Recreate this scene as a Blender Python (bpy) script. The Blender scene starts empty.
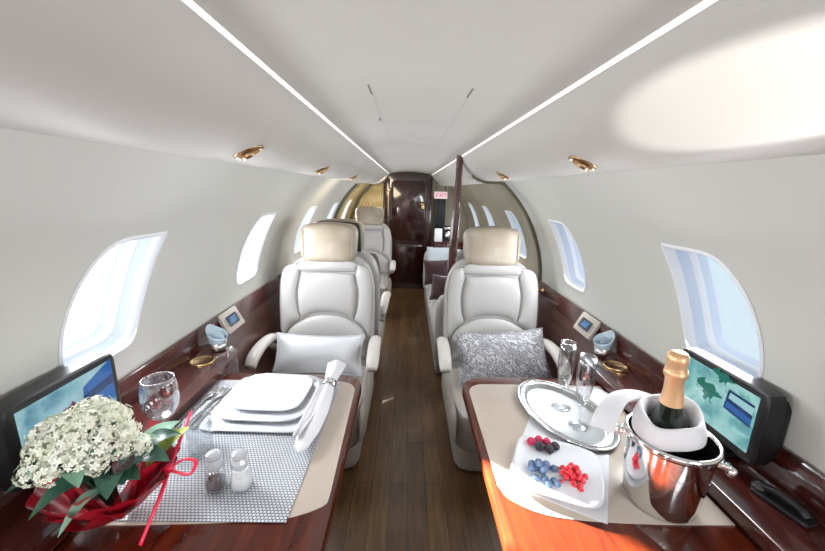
import bpy, bmesh, math, random
from mathutils import Vector, Matrix
from mathutils.geometry import delaunay_2d_cdt
random.seed(7)
C = bpy.context.scene.collection
PI = math.pi
R0, Z0 = 0.85, 0.80          # cabin tube: radius and height of its axis

# ------------------------------------------------------------------ materials
MATS = {}
def mat(name, col, rough=0.5, metal=0.0, spec=0.5, coat=0.0, emit=None, estr=0.0, trans=0.0, ior=1.45, alpha=1.0, sss=0.0, sheen=0.0):
    m = bpy.data.materials.new(name); m.use_nodes = True
    b = m.node_tree.nodes['Principled BSDF']
    b.inputs['Base Color'].default_value = (*col, 1)
    b.inputs['Roughness'].default_value = rough
    b.inputs['Metallic'].default_value = metal
    b.inputs['Specular IOR Level'].default_value = spec
    b.inputs['Coat Weight'].default_value = coat
    b.inputs['Coat Roughness'].default_value = 0.04
    b.inputs['Transmission Weight'].default_value = trans
    b.inputs['IOR'].default_value = ior
    b.inputs['Alpha'].default_value = alpha
    b.inputs['Sheen Weight'].default_value = sheen
    if emit:
        b.inputs['Emission Color'].default_value = (*emit, 1)
        b.inputs['Emission Strength'].default_value = estr
    MATS[name] = m
    return m
def N(m, t, **kw):
    n = m.node_tree.nodes.new(t)
    for k, v in kw.items():
        if hasattr(n, k): setattr(n, k, v)
        else: n.inputs[k].default_value = v
    return n
def L(m, a, b): m.node_tree.links.new(a, b)
def bsdf(m): return m.node_tree.nodes['Principled BSDF']
def ramp(m, stops):
    r = N(m, 'ShaderNodeValToRGB'); e = r.color_ramp.elements
    while len(e) < len(stops): e.new(0.5)
    for i, (p, c) in enumerate(stops):
        e[i].position = p; e[i].color = (*c, 1)
    return r
def noise_col(m, scale, stops, stretch=(1, 1, 1), detail=4, dist=0.0, coord='Object'):
    tc = N(m, 'ShaderNodeTexCoord'); mp = N(m, 'ShaderNodeMapping'); mp.inputs['Scale'].default_value = stretch
    n = N(m, 'ShaderNodeTexNoise'); n.inputs['Scale'].default_value = scale
    n.inputs['Detail'].default_value = detail; n.inputs['Distortion'].default_value = dist
    r = ramp(m, stops)
    L(m, tc.outputs[coord], mp.inputs[0]); L(m, mp.outputs[0], n.inputs['Vector']); L(m, n.outputs['Fac'], r.inputs[0])
    L(m, r.outputs[0], bsdf(m).inputs['Base Color'])
    return n, r
def bump(m, scale, strength, dist=0.002, stretch=(1, 1, 1)):
    tc = N(m, 'ShaderNodeTexCoord'); mp = N(m, 'ShaderNodeMapping'); mp.inputs['Scale'].default_value = stretch
    n = N(m, 'ShaderNodeTexNoise'); n.inputs['Scale'].default_value = scale; n.inputs['Detail'].default_value = 3
    b = N(m, 'ShaderNodeBump'); b.inputs['Strength'].default_value = strength; b.inputs['Distance'].default_value = dist
    L(m, tc.outputs['Object'], mp.inputs[0]); L(m, mp.outputs[0], n.inputs['Vector'])
    L(m, n.outputs['Fac'], b.inputs['Height']); L(m, b.outputs[0], bsdf(m).inputs['Normal'])

WALL = mat('wall_panel_cream', (.60, .605, .57), .55); noise_col(WALL, 1.5, [(.3, (.60, .605, .565)), (.7, (.64, .64, .605))])
TAN_SHADE = mat('wall_panel_tan_shade', (.30, .27, .20), .6); noise_col(TAN_SHADE, 2, [(.3, (.27, .245, .18)), (.7, (.33, .30, .22))])  # shade of the rear right wall put into the tan; end wall shares it
GOLD_PANEL = mat('wall_panel_gold', (.50, .40, .20), .45); noise_col(GOLD_PANEL, 3, [(.3, (.42, .33, .15)), (.7, (.60, .49, .27))], (1, 1, 4))
OLIVE = mat('arch_olive', (.13, .115, .075), .5)
HEAD = mat('headliner', (.62, .605, .57), .7); noise_col(HEAD, 2.0, [(.3, (.56, .547, .515)), (.7, (.61, .597, .565))])
BIN = mat('overhead_panel', (.58, .555, .525), .6); noise_col(BIN, 1.5, [(.3, (.49, .468, .44)), (.7, (.54, .52, .495))])
STRIP = mat('light_strip', (1, 1, 1), .5, emit=(1, 1, .97), estr=.7)
SEAM = mat('seam_dark', (.22, .21, .19), .7)
REVEAL = mat('window_liner_white', (.84, .86, .90), .4)
REVEAL_SHADE = mat('window_liner_blue_shade', (.62, .69, .82), .35)  # blue shading of the white liner put into its colour; gasket shares it
PANE = bpy.data.materials.new('window_pane_clear'); PANE.use_nodes = True
_n = PANE.node_tree.nodes; _n.clear()
_o = _n.new('ShaderNodeOutputMaterial'); _m = _n.new('ShaderNodeMixShader'); _t = _n.new('ShaderNodeBsdfTransparent'); _g = _n.new('ShaderNodeBsdfGlossy')
_t.inputs[0].default_value = (.96, .98, 1, 1); _g.inputs['Roughness'].default_value = .02; _m.inputs[0].default_value = .05
PANE.node_tree.links.new(_t.outputs[0], _m.inputs[1]); PANE.node_tree.links.new(_g.outputs[0], _m.inputs[2]); PANE.node_tree.links.new(_m.outputs[0], _o.inputs[0])
WOOD = mat('mahogany_gloss', (.09, .018, .012), .22, coat=.7)
noise_col(WOOD, 5, [(.25, (.028, .007, .006)), (.5, (.055, .011, .009)), (.78, (.11, .026, .015))], (6, .9, 6), 6, 1.2)
WOODT = mat('table_veneer', (.2, .05, .012), .2, coat=.55, spec=.35)
noise_col(WOODT, 4, [(.25, (.024, .005, .003)), (.5, (.066, .0095, .003)), (.8, (.12, .021, .005))], (9, 1.0, 6), 6, 1.0)
WOODP = mat('side_panel_brown', (.17, .075, .06), .3, coat=.5)
noise_col(WOODP, 4, [(.25, (.055, .022, .017)), (.75, (.125, .055, .042))], (4, .8, 4), 5, .8)
WDOOR = mat('door_mahogany', (.07, .016, .011), .2, coat=.8)
noise_col(WDOOR, 4, [(.25, (.014, .004, .0035)), (.55, (.027, .0065, .005)), (.8, (.050, .012, .008))], (3, 3, .5), 3, 1.0)
INLAY = mat('cream_laminate', (.60, .50, .40), .3, coat=.15); noise_col(INLAY, 3, [(.3, (.45, .385, .325)), (.7, (.50, .43, .365))])
LEATHER = mat('leather_pale', (.40, .39, .38), .42); bump(LEATHER, 160, .15); 
_ln = noise_col(LEATHER, 3, [(.3, (.375, .365, .358)), (.7, (.42, .41, .402))])
SEAMM = mat('leather_seam', (.22, .205, .19), .6)
LEATHER2 = mat('leather_shell', (.52, .48, .435), .5); noise_col(LEATHER2, 3, [(.3, (.30, .27, .24)), (.7, (.36, .33, .295))])
HEADREST = mat('leather_beige', (.60, .52, .40), .42); noise_col(HEADREST, 9, [(.3, (.29, .24, .175)), (.7, (.385, .34, .28))])
ARM = mat('leather_arm', (.52, .495, .465), .4)
DARKPL = mat('dark_plastic', (.012, .012, .014), .35)
DARKMET = mat('dark_metal', (.05, .045, .04), .4, metal=.6)
FLOOR = mat('floor_planks', (.12, .07, .035), .35, coat=.25)
def _floor():
    m = FLOOR; tc = N(m, 'ShaderNodeTexCoord'); mp = N(m, 'ShaderNodeMapping'); mp.inputs['Rotation'].default_value = (0, 0, PI/2)
    b = N(m, 'ShaderNodeTexBrick'); b.offset = .4
    b.inputs['Color1'].default_value = (.085, .043, .016, 1); b.inputs['Color2'].default_value = (.135, .072, .028, 1); b.inputs['Mortar'].default_value = (.03, .016, .008, 1)
    b.inputs['Scale'].default_value = 1; b.inputs['Brick Width'].default_value = .75; b.inputs['Row Height'].default_value = .085; b.inputs['Mortar Size'].default_value = .0015
    n = N(m, 'ShaderNodeTexNoise'); n.inputs['Scale'].default_value = 6; n.inputs['Detail'].default_value = 6
    mp2 = N(m, 'ShaderNodeMapping'); mp2.inputs['Scale'].default_value = (9, .8, 1)
    mx = N(m, 'ShaderNodeMixRGB', blend_type='MULTIPLY'); mx.inputs[0].default_value = .75
    r = ramp(m, [(.3, (.5, .5, .5)), (.7, (1.3, 1.25, 1.2))])
    L(m, tc.outputs['Object'], mp.inputs[0]); L(m, mp.outputs[0], b.inputs['Vector']); L(m, tc.outputs['Object'], mp2.inputs[0]); L(m, mp2.outputs[0], n.inputs['Vector'])
    L(m, n.outputs['Fac'], r.inputs[0]); L(m, b.outputs['Color'], mx.inputs[1]); L(m, r.outputs[0], mx.inputs[2]); L(m, mx.outputs[0], bsdf(m).inputs['Base Color'])
_floor()
SILVER = mat('silver_polished', (.80, .80, .82), .12, metal=1)
TRAYM = mat('silver_satin', (.50, .52, .54), .28, metal=1)
STEEL = mat('steel_brushed', (.62, .61, .62), .24, metal=1)
CHROME = mat('chrome_mirror', (.80, .79, .79), .09, metal=1)
BRASS = mat('brass', (.62, .43, .20), .25, metal=1)
BRONZE = mat('bronze_rim', (.42, .27, .15), .3, metal=1)
PORC = mat('white_porcelain', (.66, .675, .715), .12, coat=.4)
LINEN = mat('white_linen', (.68, .685, .71), .85)
TOWEL = mat('white_towel', (.68, .68, .71), .95, sheen=.3); bump(TOWEL, 300, .5, .001)
GLASS = bpy.data.materials.new('clear_glass'); GLASS.use_nodes = True
_n = GLASS.node_tree.nodes; _n.clear()
_o = _n.new('ShaderNodeOutputMaterial'); _m = _n.new('ShaderNodeMixShader'); _t = _n.new('ShaderNodeBsdfTransparent'); _g = _n.new('ShaderNodeBsdfGlossy'); _lw = _n.new('ShaderNodeLayerWeight'); _r = _n.new('ShaderNodeMapRange')
_t.inputs[0].default_value = (.95, .965, .98, 1); _g.inputs['Roughness'].default_value = .03; _g.inputs[0].default_value = (1, 1, 1, 1)
_lw.inputs['Blend'].default_value = .35; _r.inputs['To Min'].default_value = .05; _r.inputs['To Max'].default_value = .78
for _a, _b in ((_lw.outputs['Facing'], _r.inputs['Value']), (_r.outputs[0], _m.inputs[0]), (_t.outputs[0], _m.inputs[1]), (_g.outputs[0], _m.inputs[2]), (_m.outputs[0], _o.inputs[0])): GLASS.node_tree.links.new(_a, _b)
FROST = mat('frosted_clear', (.66, .68, .72), .15, coat=.6, trans=.3)
PEPPER = mat('pepper_dark', (.05, .02, .02), .8)
SALT = mat('salt_white', (.85, .85, .85), .8)
FOIL = mat('pink_gold_foil', (.80, .50, .28), .38, metal=.55)
BOTTLE = mat('bottle_dark_glass', (.008, .012, .008), .08, coat=.5)
PETAL = mat('petal_cream', (.78, .80, .62), .7); noise_col(PETAL, 40, [(.3, (.74, .78, .58)), (.6, (.90, .90, .80))])
BUD = mat('bud_green', (.42, .50, .24), .7)
LEAFD = mat('leaf_dark', (.03, .09, .055), .35); noise_col(LEAFD, 20, [(.3, (.02, .065, .045)), (.7, (.06, .15, .10))])
LEAFM = mat('leaf_mid', (.16, .30, .20), .4); noise_col(LEAFM, 20, [(.3, (.12, .24, .16)), (.7, (.25, .40, .30))])
LEAFL = mat('leaf_lime', (.52, .62, .14), .45)
WRAP = bpy.data.materials.new('red_organza'); WRAP.use_nodes = True
_b = WRAP.node_tree.nodes['Principled BSDF']; _b.inputs['Base Color'].default_value = (.46, .008, .026, 1); _b.inputs['Roughness'].default_value = .35; _b.inputs['Alpha'].default_value = .92
_b.inputs['Coat Weight'].default_value = .3
RIBBON = mat('red_ribbon', (.75, .012, .06), .35, coat=.3)
RASP = mat('raspberry_skin', (.50, .03, .10), .45); BLACKB = mat('blackberry_skin', (.018, .008, .02), .3, coat=.3)
BLUEB = mat('blueberry_skin', (.10, .16, .27), .6); CURRANT = mat('redcurrant_skin', (.66, .012, .03), .12, coat=.6)
REDP = mat('dark_red_velvet', (.026, .004, .008), .9, sheen=.4)
WHITEP = mat('white_cotton', (.55, .60, .66), .9)
GREYP = mat('grey_satin', (.52, .53, .55), .45, sheen=.2); noise_col(GREYP, 6, [(.3, (.48, .49, .51)), (.7, (.56, .57, .59))], detail=2)
BLUECLOTH = mat('pale_blue_paper', (.46, .56, .64), .7)
SIGN = mat('sign_face', (.80, .62, .66), .5, emit=(.9, .55, .62), estr=.25); SIGNTXT = mat('sign_letters', (.60, .04, .06), .5)
WARM = mat('bulb_warm', (1, .8, .55), .4, emit=(1, .72, .42), estr=1.6)
LCDF = mat('panel_bezel_ivory', (.50, .45, .40), .4, coat=.2); LCD = mat('lcd_dark', (.02, .03, .05), .15, coat=.6)
LCDTXT = mat('lcd_blue', (.03, .10, .22), .3, emit=(.10, .32, .62), estr=.5)

# damask cushion
DAMASK = mat('grey_damask', (.5, .5, .5), .5, sheen=.2)
def _damask():
    m = DAMASK; tc = N(m, 'ShaderNodeTexCoord'); mp = N(m, 'ShaderNodeMapping'); mp.inputs['Scale'].default_value = (15, 15, 15)
    n = N(m, 'ShaderNodeTexNoise'); n.inputs['Scale'].default_value = .9; n.inputs['Detail'].default_value = 1
    ad = N(m, 'ShaderNodeMixRGB', blend_type='ADD'); ad.inputs[0].default_value = 1
    v = N(m, 'ShaderNodeTexVoronoi', feature='DISTANCE_TO_EDGE'); v.inputs['Scale'].default_value = 1.1
    w = N(m, 'ShaderNodeTexMagic', turbulence_depth=4); w.inputs['Scale'].default_value = .9; w.inputs['Distortion'].default_value = 1.8
    r = ramp(m, [(.42, (.17, .17, .19)), (.50, (.50, .50, .52)), (.62, (.54, .54, .56)), (.70, (.22, .22, .24))])
    L(m, tc.outputs['Object'], mp.inputs[0]); L(m, mp.outputs[0], n.inputs['Vector']); L(m, mp.outputs[0], ad.inputs[1]); L(m, n.outputs['Color'], ad.inputs[2])
    L(m, ad.outputs[0], w.inputs['Vector']); L(m, w.outputs['Fac'], r.inputs[0]); L(m, r.outputs[0], bsdf(m).inputs['Base Color'])
_damask()
# woven placemat
MAT_ = mat('woven_vinyl', (.4, .42, .46), .45)
def _weave():
    m = MAT_; tc = N(m, 'ShaderNodeTexCoord'); b = N(m, 'ShaderNodeTexBrick'); b.offset = .5
    b.inputs['Color1'].default_value = (.66, .67, .70, 1); b.inputs['Color2'].default_value = (.58, .60, .63, 1); b.inputs['Mortar'].default_value = (.11, .125, .155, 1)
    b.inputs['Scale'].default_value = 1; b.inputs['Brick Width'].default_value = .0080; b.inputs['Row Height'].default_value = .0072; b.inputs['Mortar Size'].default_value = .0011
    L(m, tc.outputs['Object'], b.inputs['Vector']); L(m, b.outputs['Color'], bsdf(m).inputs['Base Color'])
_weave()
# screens: a teal map picture
def screen_mat(name, left):
    m = mat(name, (0, 0, 0), .12, coat=.4)
    tc = N(m, 'ShaderNodeTexCoord'); n = N(m, 'ShaderNodeTexNoise'); n.inputs['Scale'].default_value = 14; n.inputs['Detail'].default_value = 6
    st = [(.38, (.12, .42, .46)), (.48, (.30, .66, .66)), (.58, (.44, .80, .78)), (.68, (.14, .46, .40))] if not left else [(.38, (.10, .30, .42)), (.50, (.30, .58, .66)), (.60, (.42, .66, .72)), (.68, (.22, .42, .60))]
    r = ramp(m, st)
    L(m, tc.outputs['Object'], n.inputs['Vector']); L(m, n.outputs['Fac'], r.inputs[0]); L(m, r.outputs[0], bsdf(m).inputs['Emission Color'])
    bsdf(m).inputs['Emission Strength'].default_value = .75
    return m
SCR_R = screen_mat('map_screen_right', False); SCR_L = screen_mat('map_screen_left', True)
SCR_BLUE = mat('screen_blue', (0, 0, 0), .12, emit=(.03, .16, .50), estr=.7); SCR_NAVY = mat('screen_navy', (0, 0, 0), .12, emit=(.01, .05, .20), estr=.6)
SCR_PALE = mat('screen_pale', (0, 0, 0), .12, emit=(.45, .80, .85), estr=.7); SCR_GREEN = mat('screen_green', (0, 0, 0), .12, emit=(.03, .26, .20), estr=.6); SCR_RED = mat('screen_red', (0, 0, 0), .12, emit=(.22, .03, .08), estr=.7)

# ------------------------------------------------------------------ builders
def link(name, verts, faces, m, parent=None, smooth=True, loc=(0, 0, 0), rot=(0, 0, 0), label=None, cat=None, group=None, kind=None, auto=None):
    me = bpy.data.meshes.new(name); me.from_pydata([tuple(v) for v in verts], [], faces)
    bm = bmesh.new(); bm.from_mesh(me); bmesh.ops.remove_doubles(bm, verts=bm.verts, dist=1e-6); bmesh.ops.recalc_face_normals(bm, faces=bm.faces)
    if auto is not None:
        for e in bm.edges:
            if len(e.link_faces) == 2 and e.calc_face_angle(0) > auto: e.smooth = False
    bm.to_mesh(me); bm.free()
    for p in me.polygons: p.use_smooth = smooth
    me.materials.append(m)
    o = bpy.data.objects.new(name, me); C.objects.link(o); o.location = loc; o.rotation_euler = rot
    if parent: o.parent = parent
    return tag(o, label, cat, group, kind)
def tag(o, label=None, cat=None, group=None, kind=None):
    for k, v in (('label', label), ('category', cat), ('group', group), ('kind', kind)):
        if v: o[k] = v
    return o
def thing(name, label, cat, loc=(0, 0, 0), rot=(0, 0, 0), group=None):
    o = bpy.data.objects.new(name, None); C.objects.link(o); o.location = loc; o.rotation_euler = rot; o.empty_display_size = .05
    return tag(o, label, cat, group)
def copy_tree(o, parent=None):
    c = o.copy(); C.objects.link(c)
    if parent: c.parent = parent
    for ch in list(o.children): copy_tree(ch, c)
    return c
def join(*gs):
    V, Fc = [], []
    for v, f in gs:
        b = len(V); V += [Vector(x) for x in v]; Fc += [tuple(b + i for i in q) for q in f]
    return V, Fc
def xf(g, M): return [M @ Vector(v) for v in g[0]], g[1]
def T(x, y, z): return Matrix.Translation((x, y, z))
def RX(a): return Matrix.Rotation(a, 4, 'X')
def RY(a): return Matrix.Rotation(a, 4, 'Y')
def RZ(a): return Matrix.Rotation(a, 4, 'Z')
def fmap(g, f): return [Vector(f(Vector(v))) for v in g[0]], g[1]

def sbox(c, h, p=6.0, n=10):
    """rounded box: centre, half sizes, p-norm sharpness"""
    V, Fc, key = [], [], {}
    def vid(q):
        k = tuple(round(a, 4) for a in q)
        if k not in key:
            d = sum(abs(a) ** p for a in q) ** (1 / p)
            key[k] = len(V); V.append(Vector((c[0] + h[0] * q[0] / d, c[1] + h[1] * q[1] / d, c[2] + h[2] * q[2] / d)))
        return key[k]
    ts = [math.tan((-1 + 2 * i / n) * PI / 4) for i in range(n + 1)]
    for ax in range(3):
        for s in (-1, 1):
            for i in range(n):
                for j in range(n):
                    q = []
                    for (a, b) in ((i, j), (i + 1, j), (i + 1, j + 1), (i, j + 1)):
                        p3 = [0, 0, 0]; p3[ax] = s; p3[(ax + 1) % 3] = ts[a]; p3[(ax + 2) % 3] = ts[b]; q.append(vid(p3))
                    Fc.append(tuple(q))
    return V, Fc
def bbox(x0, x1, y0, y1, z0, z1, b=0.003):
    """box with bevelled edges"""
    bm = bmesh.new(); bmesh.ops.create_cube(bm, size=1)
    for v in bm.verts: v.co = Vector(((x0 + x1) / 2 + v.co.x * (x1 - x0), (y0 + y1) / 2 + v.co.y * (y1 - y0), (z0 + z1) / 2 + v.co.z * (z1 - z0)))
    if b > 0: bmesh.ops.bevel(bm, geom=bm.edges[:], offset=min(b, .45 * min(x1 - x0, y1 - y0, z1 - z0)), segments=2, affect='EDGES', profile=.6)
    bm.verts.index_update()
    r = [v.co.copy() for v in bm.verts], [tuple(v.index for v in f.verts) for f in bm.faces]
    bm.free(); return r
def lathe(prof, n=28, close=False):
    V, Fc = [], []; k = len(prof)
    for (r, z) in prof:
        for i in range(n): a = 2 * PI * i / n; V.append(Vector((r * math.cos(a), r * math.sin(a), z)))
    rng = range(k if close else k - 1)
    for j in rng:
        j2 = (j + 1) % k
        for i in range(n):
            i2 = (i + 1) % n; Fc.append((j * n + i, j * n + i2, j2 * n + i2, j2 * n + i))
    return V, Fc
def loft(rings, caps=True, closed=True):
    V, Fc = [], []; n = len(rings[0])
    for r in rings: V += [Vector(p) for p in r]
    for j in range(len(rings) - 1):
        for i in range(n if closed else n - 1):
            i2 = (i + 1) % n; Fc.append((j * n + i, j * n + i2, (j + 1) * n + i2, (j + 1) * n + i))
    if caps: Fc += [tuple(range(n)), tuple(range((len(rings) - 1) * n, len(rings) * n))]
    return V, Fc
def tube(path, rad, n=10, flat=1.0, up=(0, 0, 1)):
    P = [Vector(p) for p in path]; rs = rad if isinstance(rad, (list, tuple)) else [rad] * len(P); rings = []
    for i, p in enumerate(P):
        t = (P[min(i + 1, len(P) - 1)] - P[max(i - 1, 0)]).normalized()
        u = Vector(up); a = t.cross(u)
        if a.length < .05: a = t.cross(Vector((1, 0, .2)))
        a.normalize(); b = a.cross(t)
        rings.append([p + rs[i] * (a * math.cos(2 * PI * k / n) + b * flat * math.sin(2 * PI * k / n)) for k in range(n)])
    return loft(rings)
def spline(pts, n=8):
    P = [Vector(p) for p in pts]; P = [2 * P[0] - P[1]] + P + [2 * P[-1] - P[-2]]; out = []
    for i in range(1, len(P) - 2):
        for k in range(n):
            t = k / n; a, b, c, d = P[i - 1:i + 3]
            out.append(.5 * ((2 * b) + (c - a) * t + (2 * a - 5 * b + 4 * c - d) * t * t + (3 * b - a - 3 * c + d) * t ** 3))
    out.append(P[-2]); return out
def inside(p, poly):
    r = False; n = len(poly)
    for i in range(n):
        a, b = poly[i], poly[(i + 1) % n]
        if (a[1] > p[1]) != (b[1] > p[1]) and p[0] < (b[0] - a[0]) * (p[1] - a[1]) / (b[1] - a[1]) + a[0]: r = not r
    return r
def edist(p, poly):
    d = 1e9; n = len(poly); P = Vector(p)
    for i in range(n):
        a, b = Vector(poly[i]), Vector(poly[(i + 1) % n]); ab = b - a
        t = max(0, min(1, (P - a).dot(ab) / max(ab.length_squared, 1e-12))); d = min(d, (P - a - ab * t).length)
    return d
def tri2d(outer, holes=(), step=.05, keepholes=False):
    pts, edges = [], []
    for lp in [outer] + list(holes):
        b = len(pts); pts += [Vector(p[:2]) for p in lp]; edges += [(b + i, b + (i + 1) % len(lp)) for i in range(len(lp))]
    xs = [p[0] for p in outer]; ys = [p[1] for p in outer]
    x = min(xs) + step * .5
    while x < max(xs):
        y = min(ys) + step * .5
        while y < max(ys):
            q = (x, y)
            if inside(q, outer) and not any(inside(q, h) for h in holes) and min(edist(q, l) for l in [outer] + list(holes)) > step * .35: pts.append(Vector(q))
            y += step
        x += step
    v, e, f, *_ = delaunay_2d_cdt(pts, edges, [], 0, 1e-6)
    F2 = []
    for t in f:
        c = sum((v[i] for i in t), Vector((0, 0))) / len(t)
        if inside(c, outer) and not any(inside(c, h) for h in holes): F2.append(tuple(t))
    return v, F2
def puff(outline, thick, soft, step=.015, both=False):
    """cushion swelling out of a flat outline: returns (x, y, depth) verts"""
    v, f = tri2d(outline, (), step); V = []
    for p in v:
        d = edist(p, outline); V.append(Vector((p.x, p.y, thick * (1 - math.exp(-d / soft)) if d > 1e-6 else 0)))
    if both:
        n = len(V); V += [Vector((p.x, p.y, -p.z)) for p in V]; f = f + [tuple(n + i for i in reversed(t)) for t in f]
    return V, f
def slab(outline, z0, z1, b=.003):
    """flat plate with bevelled rim"""
    n = len(outline); c = sum((Vector(p) for p in outline), Vector((0, 0))) / n
    def ring(ins, z):
        out = []
        for i in range(n):
            p0, p, p1 = Vector(outline[i - 1]), Vector(outline[i]), Vector(outline[(i + 1) % n])
            t = (p1 - p0).normalized(); nr = Vector((t.y, -t.x))
            if nr.dot(p - c) < 0 and False: nr = -nr
            q = p - nr * ins; out.append(Vector((q.x, q.y, z)))
        return out
    return loft([ring(b, z0), ring(0, z0 + b), ring(0, z1 - b), ring(b * .3, z1 - b * .3), ring(b, z1)])
def rrect(x0, x1, y0, y1, r, n=6):
    """counter-clockwise rounded rectangle; r may be one radius or four (x1y0, x1y1, x0y1, x0y0)"""
    rr = r if isinstance(r, (tuple, list)) else (r,) * 4; out = []
    for (cx, cy, a0, q) in ((x1 - rr[0], y0 + rr[0], -PI/2, rr[0]), (x1 - rr[1], y1 - rr[1], 0, rr[1]), (x0 + rr[2], y1 - rr[2], PI/2, rr[2]), (x0 + rr[3], y0 + rr[3], PI, rr[3])):
        for i in range(n + 1):
            a = a0 + PI / 2 * i / n; out.append((cx + q * math.cos(a), cy + q * math.sin(a)))
    return out
def superel(a, b, p, n=48):
    out = []
    for i in range(n):
        t = 2 * PI * i / n; c, s = math.cos(t), math.sin(t); d = (abs(c) ** p + abs(s) ** p) ** (1 / p); out.append((a * c / d, b * s / d))
    return out

# ------------------------------------------------------------------ the cabin shell
Y_BACK, Y_FRONT = 5.15, -1.35
A_TOP = math.degrees(math.atan2(1.449 - Z0, .565))
def cyl(side, y, a, r=R0):
    t = math.radians(a); return Vector((side * r * math.cos(t), y, Z0 + r * math.sin(t)))
K = R0 * PI / 180                # metres of arc per degree
WIN_A = 18.8
WY = [-.87, .03, .93, 1.83, 2.73, 3.63, 4.53]
WIN_O = [(.134, 30.8), (.131, 26), (.128, 20), (.116, 13), (.106, 10), (.088, 8.5), (.05, 8.0), (-.02, 8.0), (-.085, 8.0), (-.112, 8.7), (-.126, 11), (-.130, 15), (-.124, 20), (-.106, 25), (-.078, 28.8), (-.045, 30.7), (0, 31.2), (.07, 31.1), (.118, 31.1)]
def _win_pts():
    P = [Vector((y, a, 0)) for y, a in WIN_O]; n = len(P); out = []
    for i in range(n):
        a, b, c, d = P[i - 1], P[i], P[(i + 1) % n], P[(i + 2) % n]
        for k in range(2):
            t = k / 2; q = .5 * ((2 * b) + (c - a) * t + (2 * a - 5 * b + 4 * c - d) * t * t + (3 * b - a - 3 * c + d) * t ** 3); out.append((q.x, q.y))
    return out
WIN_P = _win_pts()
def win_loop(yc, s=1.0):
    return [(yc + y * s, WIN_A + .9 + (a - WIN_A - .9) * s) for y, a in WIN_P]
def wall_piece(name, side, y0, y1, m, ws, label=None):
    outer = []; na = 14
    ys = [y0 + (y1 - y0) * i / 24 for i in range(25)]
    a0 = .5; A_T = A_TOP + 3
    outer = [(y, a0 * K) for y in ys] + [(y1, (a0 + (A_T - a0) * i / na) * K) for i in range(1, na)] + [(y, A_T * K) for y in reversed(ys)] + [(y0, (a0 + (A_T - a0) * i / na) * K) for i in range(na - 1, 0, -1)]
    holes = [[(y, a * K) for (y, a) in win_loop(w)] for w in ws]
    v, f = tri2d(outer, holes, .06)
    V = [cyl(side, p.x, p.y / K) for p in v]
    return link(name, V, f, m, kind='structure')
wall_piece('wall_left', -1, Y_FRONT, 4.10, WALL, WY[:6])
wall_piece('wall_rear_left', -1, 4.10, Y_BACK, GOLD_PANEL, WY[6:])
wall_piece('wall_right', 1, Y_FRONT, 2.30, WALL, WY[:4])
wall_piece('wall_rear_right', 1, 2.30, Y_BACK, TAN_SHADE, WY[4:])
wn = 0
for side in (-1, 1):
    for w in WY:
        wn += 1
        def ring(s, r): return [cyl(side, y, a, r) for (y, a) in win_loop(w, s)]
        lin = link('window_%d' % wn, *loft([ring(1.06, R0 - .001), ring(1.03, R0 - .006), ring(1.0, R0 - .004), ring(.985, R0 + .014), ring(.97, R0 + .022)], caps=False), REVEAL, kind='structure')
        link('window_liner', *loft([ring(.97, R0 + .022), ring(.96, R0 + .046), ring(.945, R0 + .052)], caps=False), REVEAL_SHADE, lin)
        link('window_frame', *loft([ring(.945, R0 + .052), ring(.92, R0 + .056), ring(.91, R0 + .070)], caps=False), REVEAL, lin)
        link('window_gasket', *loft([ring(.91, R0 + .070), ring(.90, R0 + .088), ring(.885, R0 + .092)], caps=False), REVEAL_SHADE, lin)
        link('window_pane', *loft([ring(.887, R0 + .091), ring(.3, R0 + .093), ring(.01, R0 + .093)], caps=False), PANE, lin)

# overhead side panels, ceiling and light slots
_ta = math.radians(A_TOP)
BINP = [(R0 * math.cos(_ta) + .004, Z0 + R0 * math.sin(_ta) + .003), (.53, 1.4445), (.49, 1.443), (.45, 1.4445), (.415, 1.452), (.38, 1.468), (.343, 1.496), (.318, 1.527), (.300, 1.556), (.289, 1.581)]
def sweep(prof, ys): return loft([[(x, y, z) for (x, z) in prof] for y in ys], caps=False, closed=False)
YS = [Y_FRONT + (Y_BACK - Y_FRONT) * i / 20 for i in range(21)]
link('trim_1', *sweep([(-x, z) for x, z in BINP], YS), BIN, kind='structure')
link('trim_2', *sweep(BINP, YS), BIN, kind='structure')
link('trim_3', *sweep([(-.289, 1.581), (-.2886, 1.586), (-.2862, 1.588), (-.2842, 1.587)], YS), STRIP, kind='structure', smooth=False)
link('trim_4', *sweep([(.289, 1.581), (.2886, 1.586), (.2862, 1.588), (.2842, 1.587)], YS), STRIP, kind='structure', smooth=False)
cp = [(-.2842, 1.587)] + [(-.26 + .52 * i / 12, 1.594 + .030 * (1 - ((-.26 + .52 * i / 12) / .26) ** 2)) for i in range(13)] + [(.2842, 1.587)]
ceil = link('ceiling', *sweep(cp, YS), HEAD, kind='structure')
def cz(x): return 1.594 + .030 * (1 - (x / .26) ** 2)
hatch = []
for x, y0, y1, w in ((-.128, .93, 1.02, .0022), (.118, .94, 1.03, .0022), (-.132, 1.33, 1.39, .002), (-.125, 1.0, 2.25, .0003), (.121, 1.0, 2.25, .0003)):
    z = cz(x) - .0012; hatch.append(([(x - w, y0, z), (x + w, y0, z), (x + w, y1, z), (x - w, y1, z)], [(0, 1, 2, 3)]))
for y in (.985, 1.42, 2.25):
    for i in range(8):
        xa, xb = -.125 + .246 * i / 8, -.125 + .246 * (i + 1) / 8; hatch.append(([(xa, y, cz(xa) - .0012), (xb, y, cz(xb) - .0012), (xb, y + .0008, cz(xb) - .0012), (xa, y + .0008, cz(xa) - .0012)], [(0, 1, 2, 3)]))
link('ceiling_hatch_seam', *join(*hatch), SEAM, ceil, smooth=False)

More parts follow.
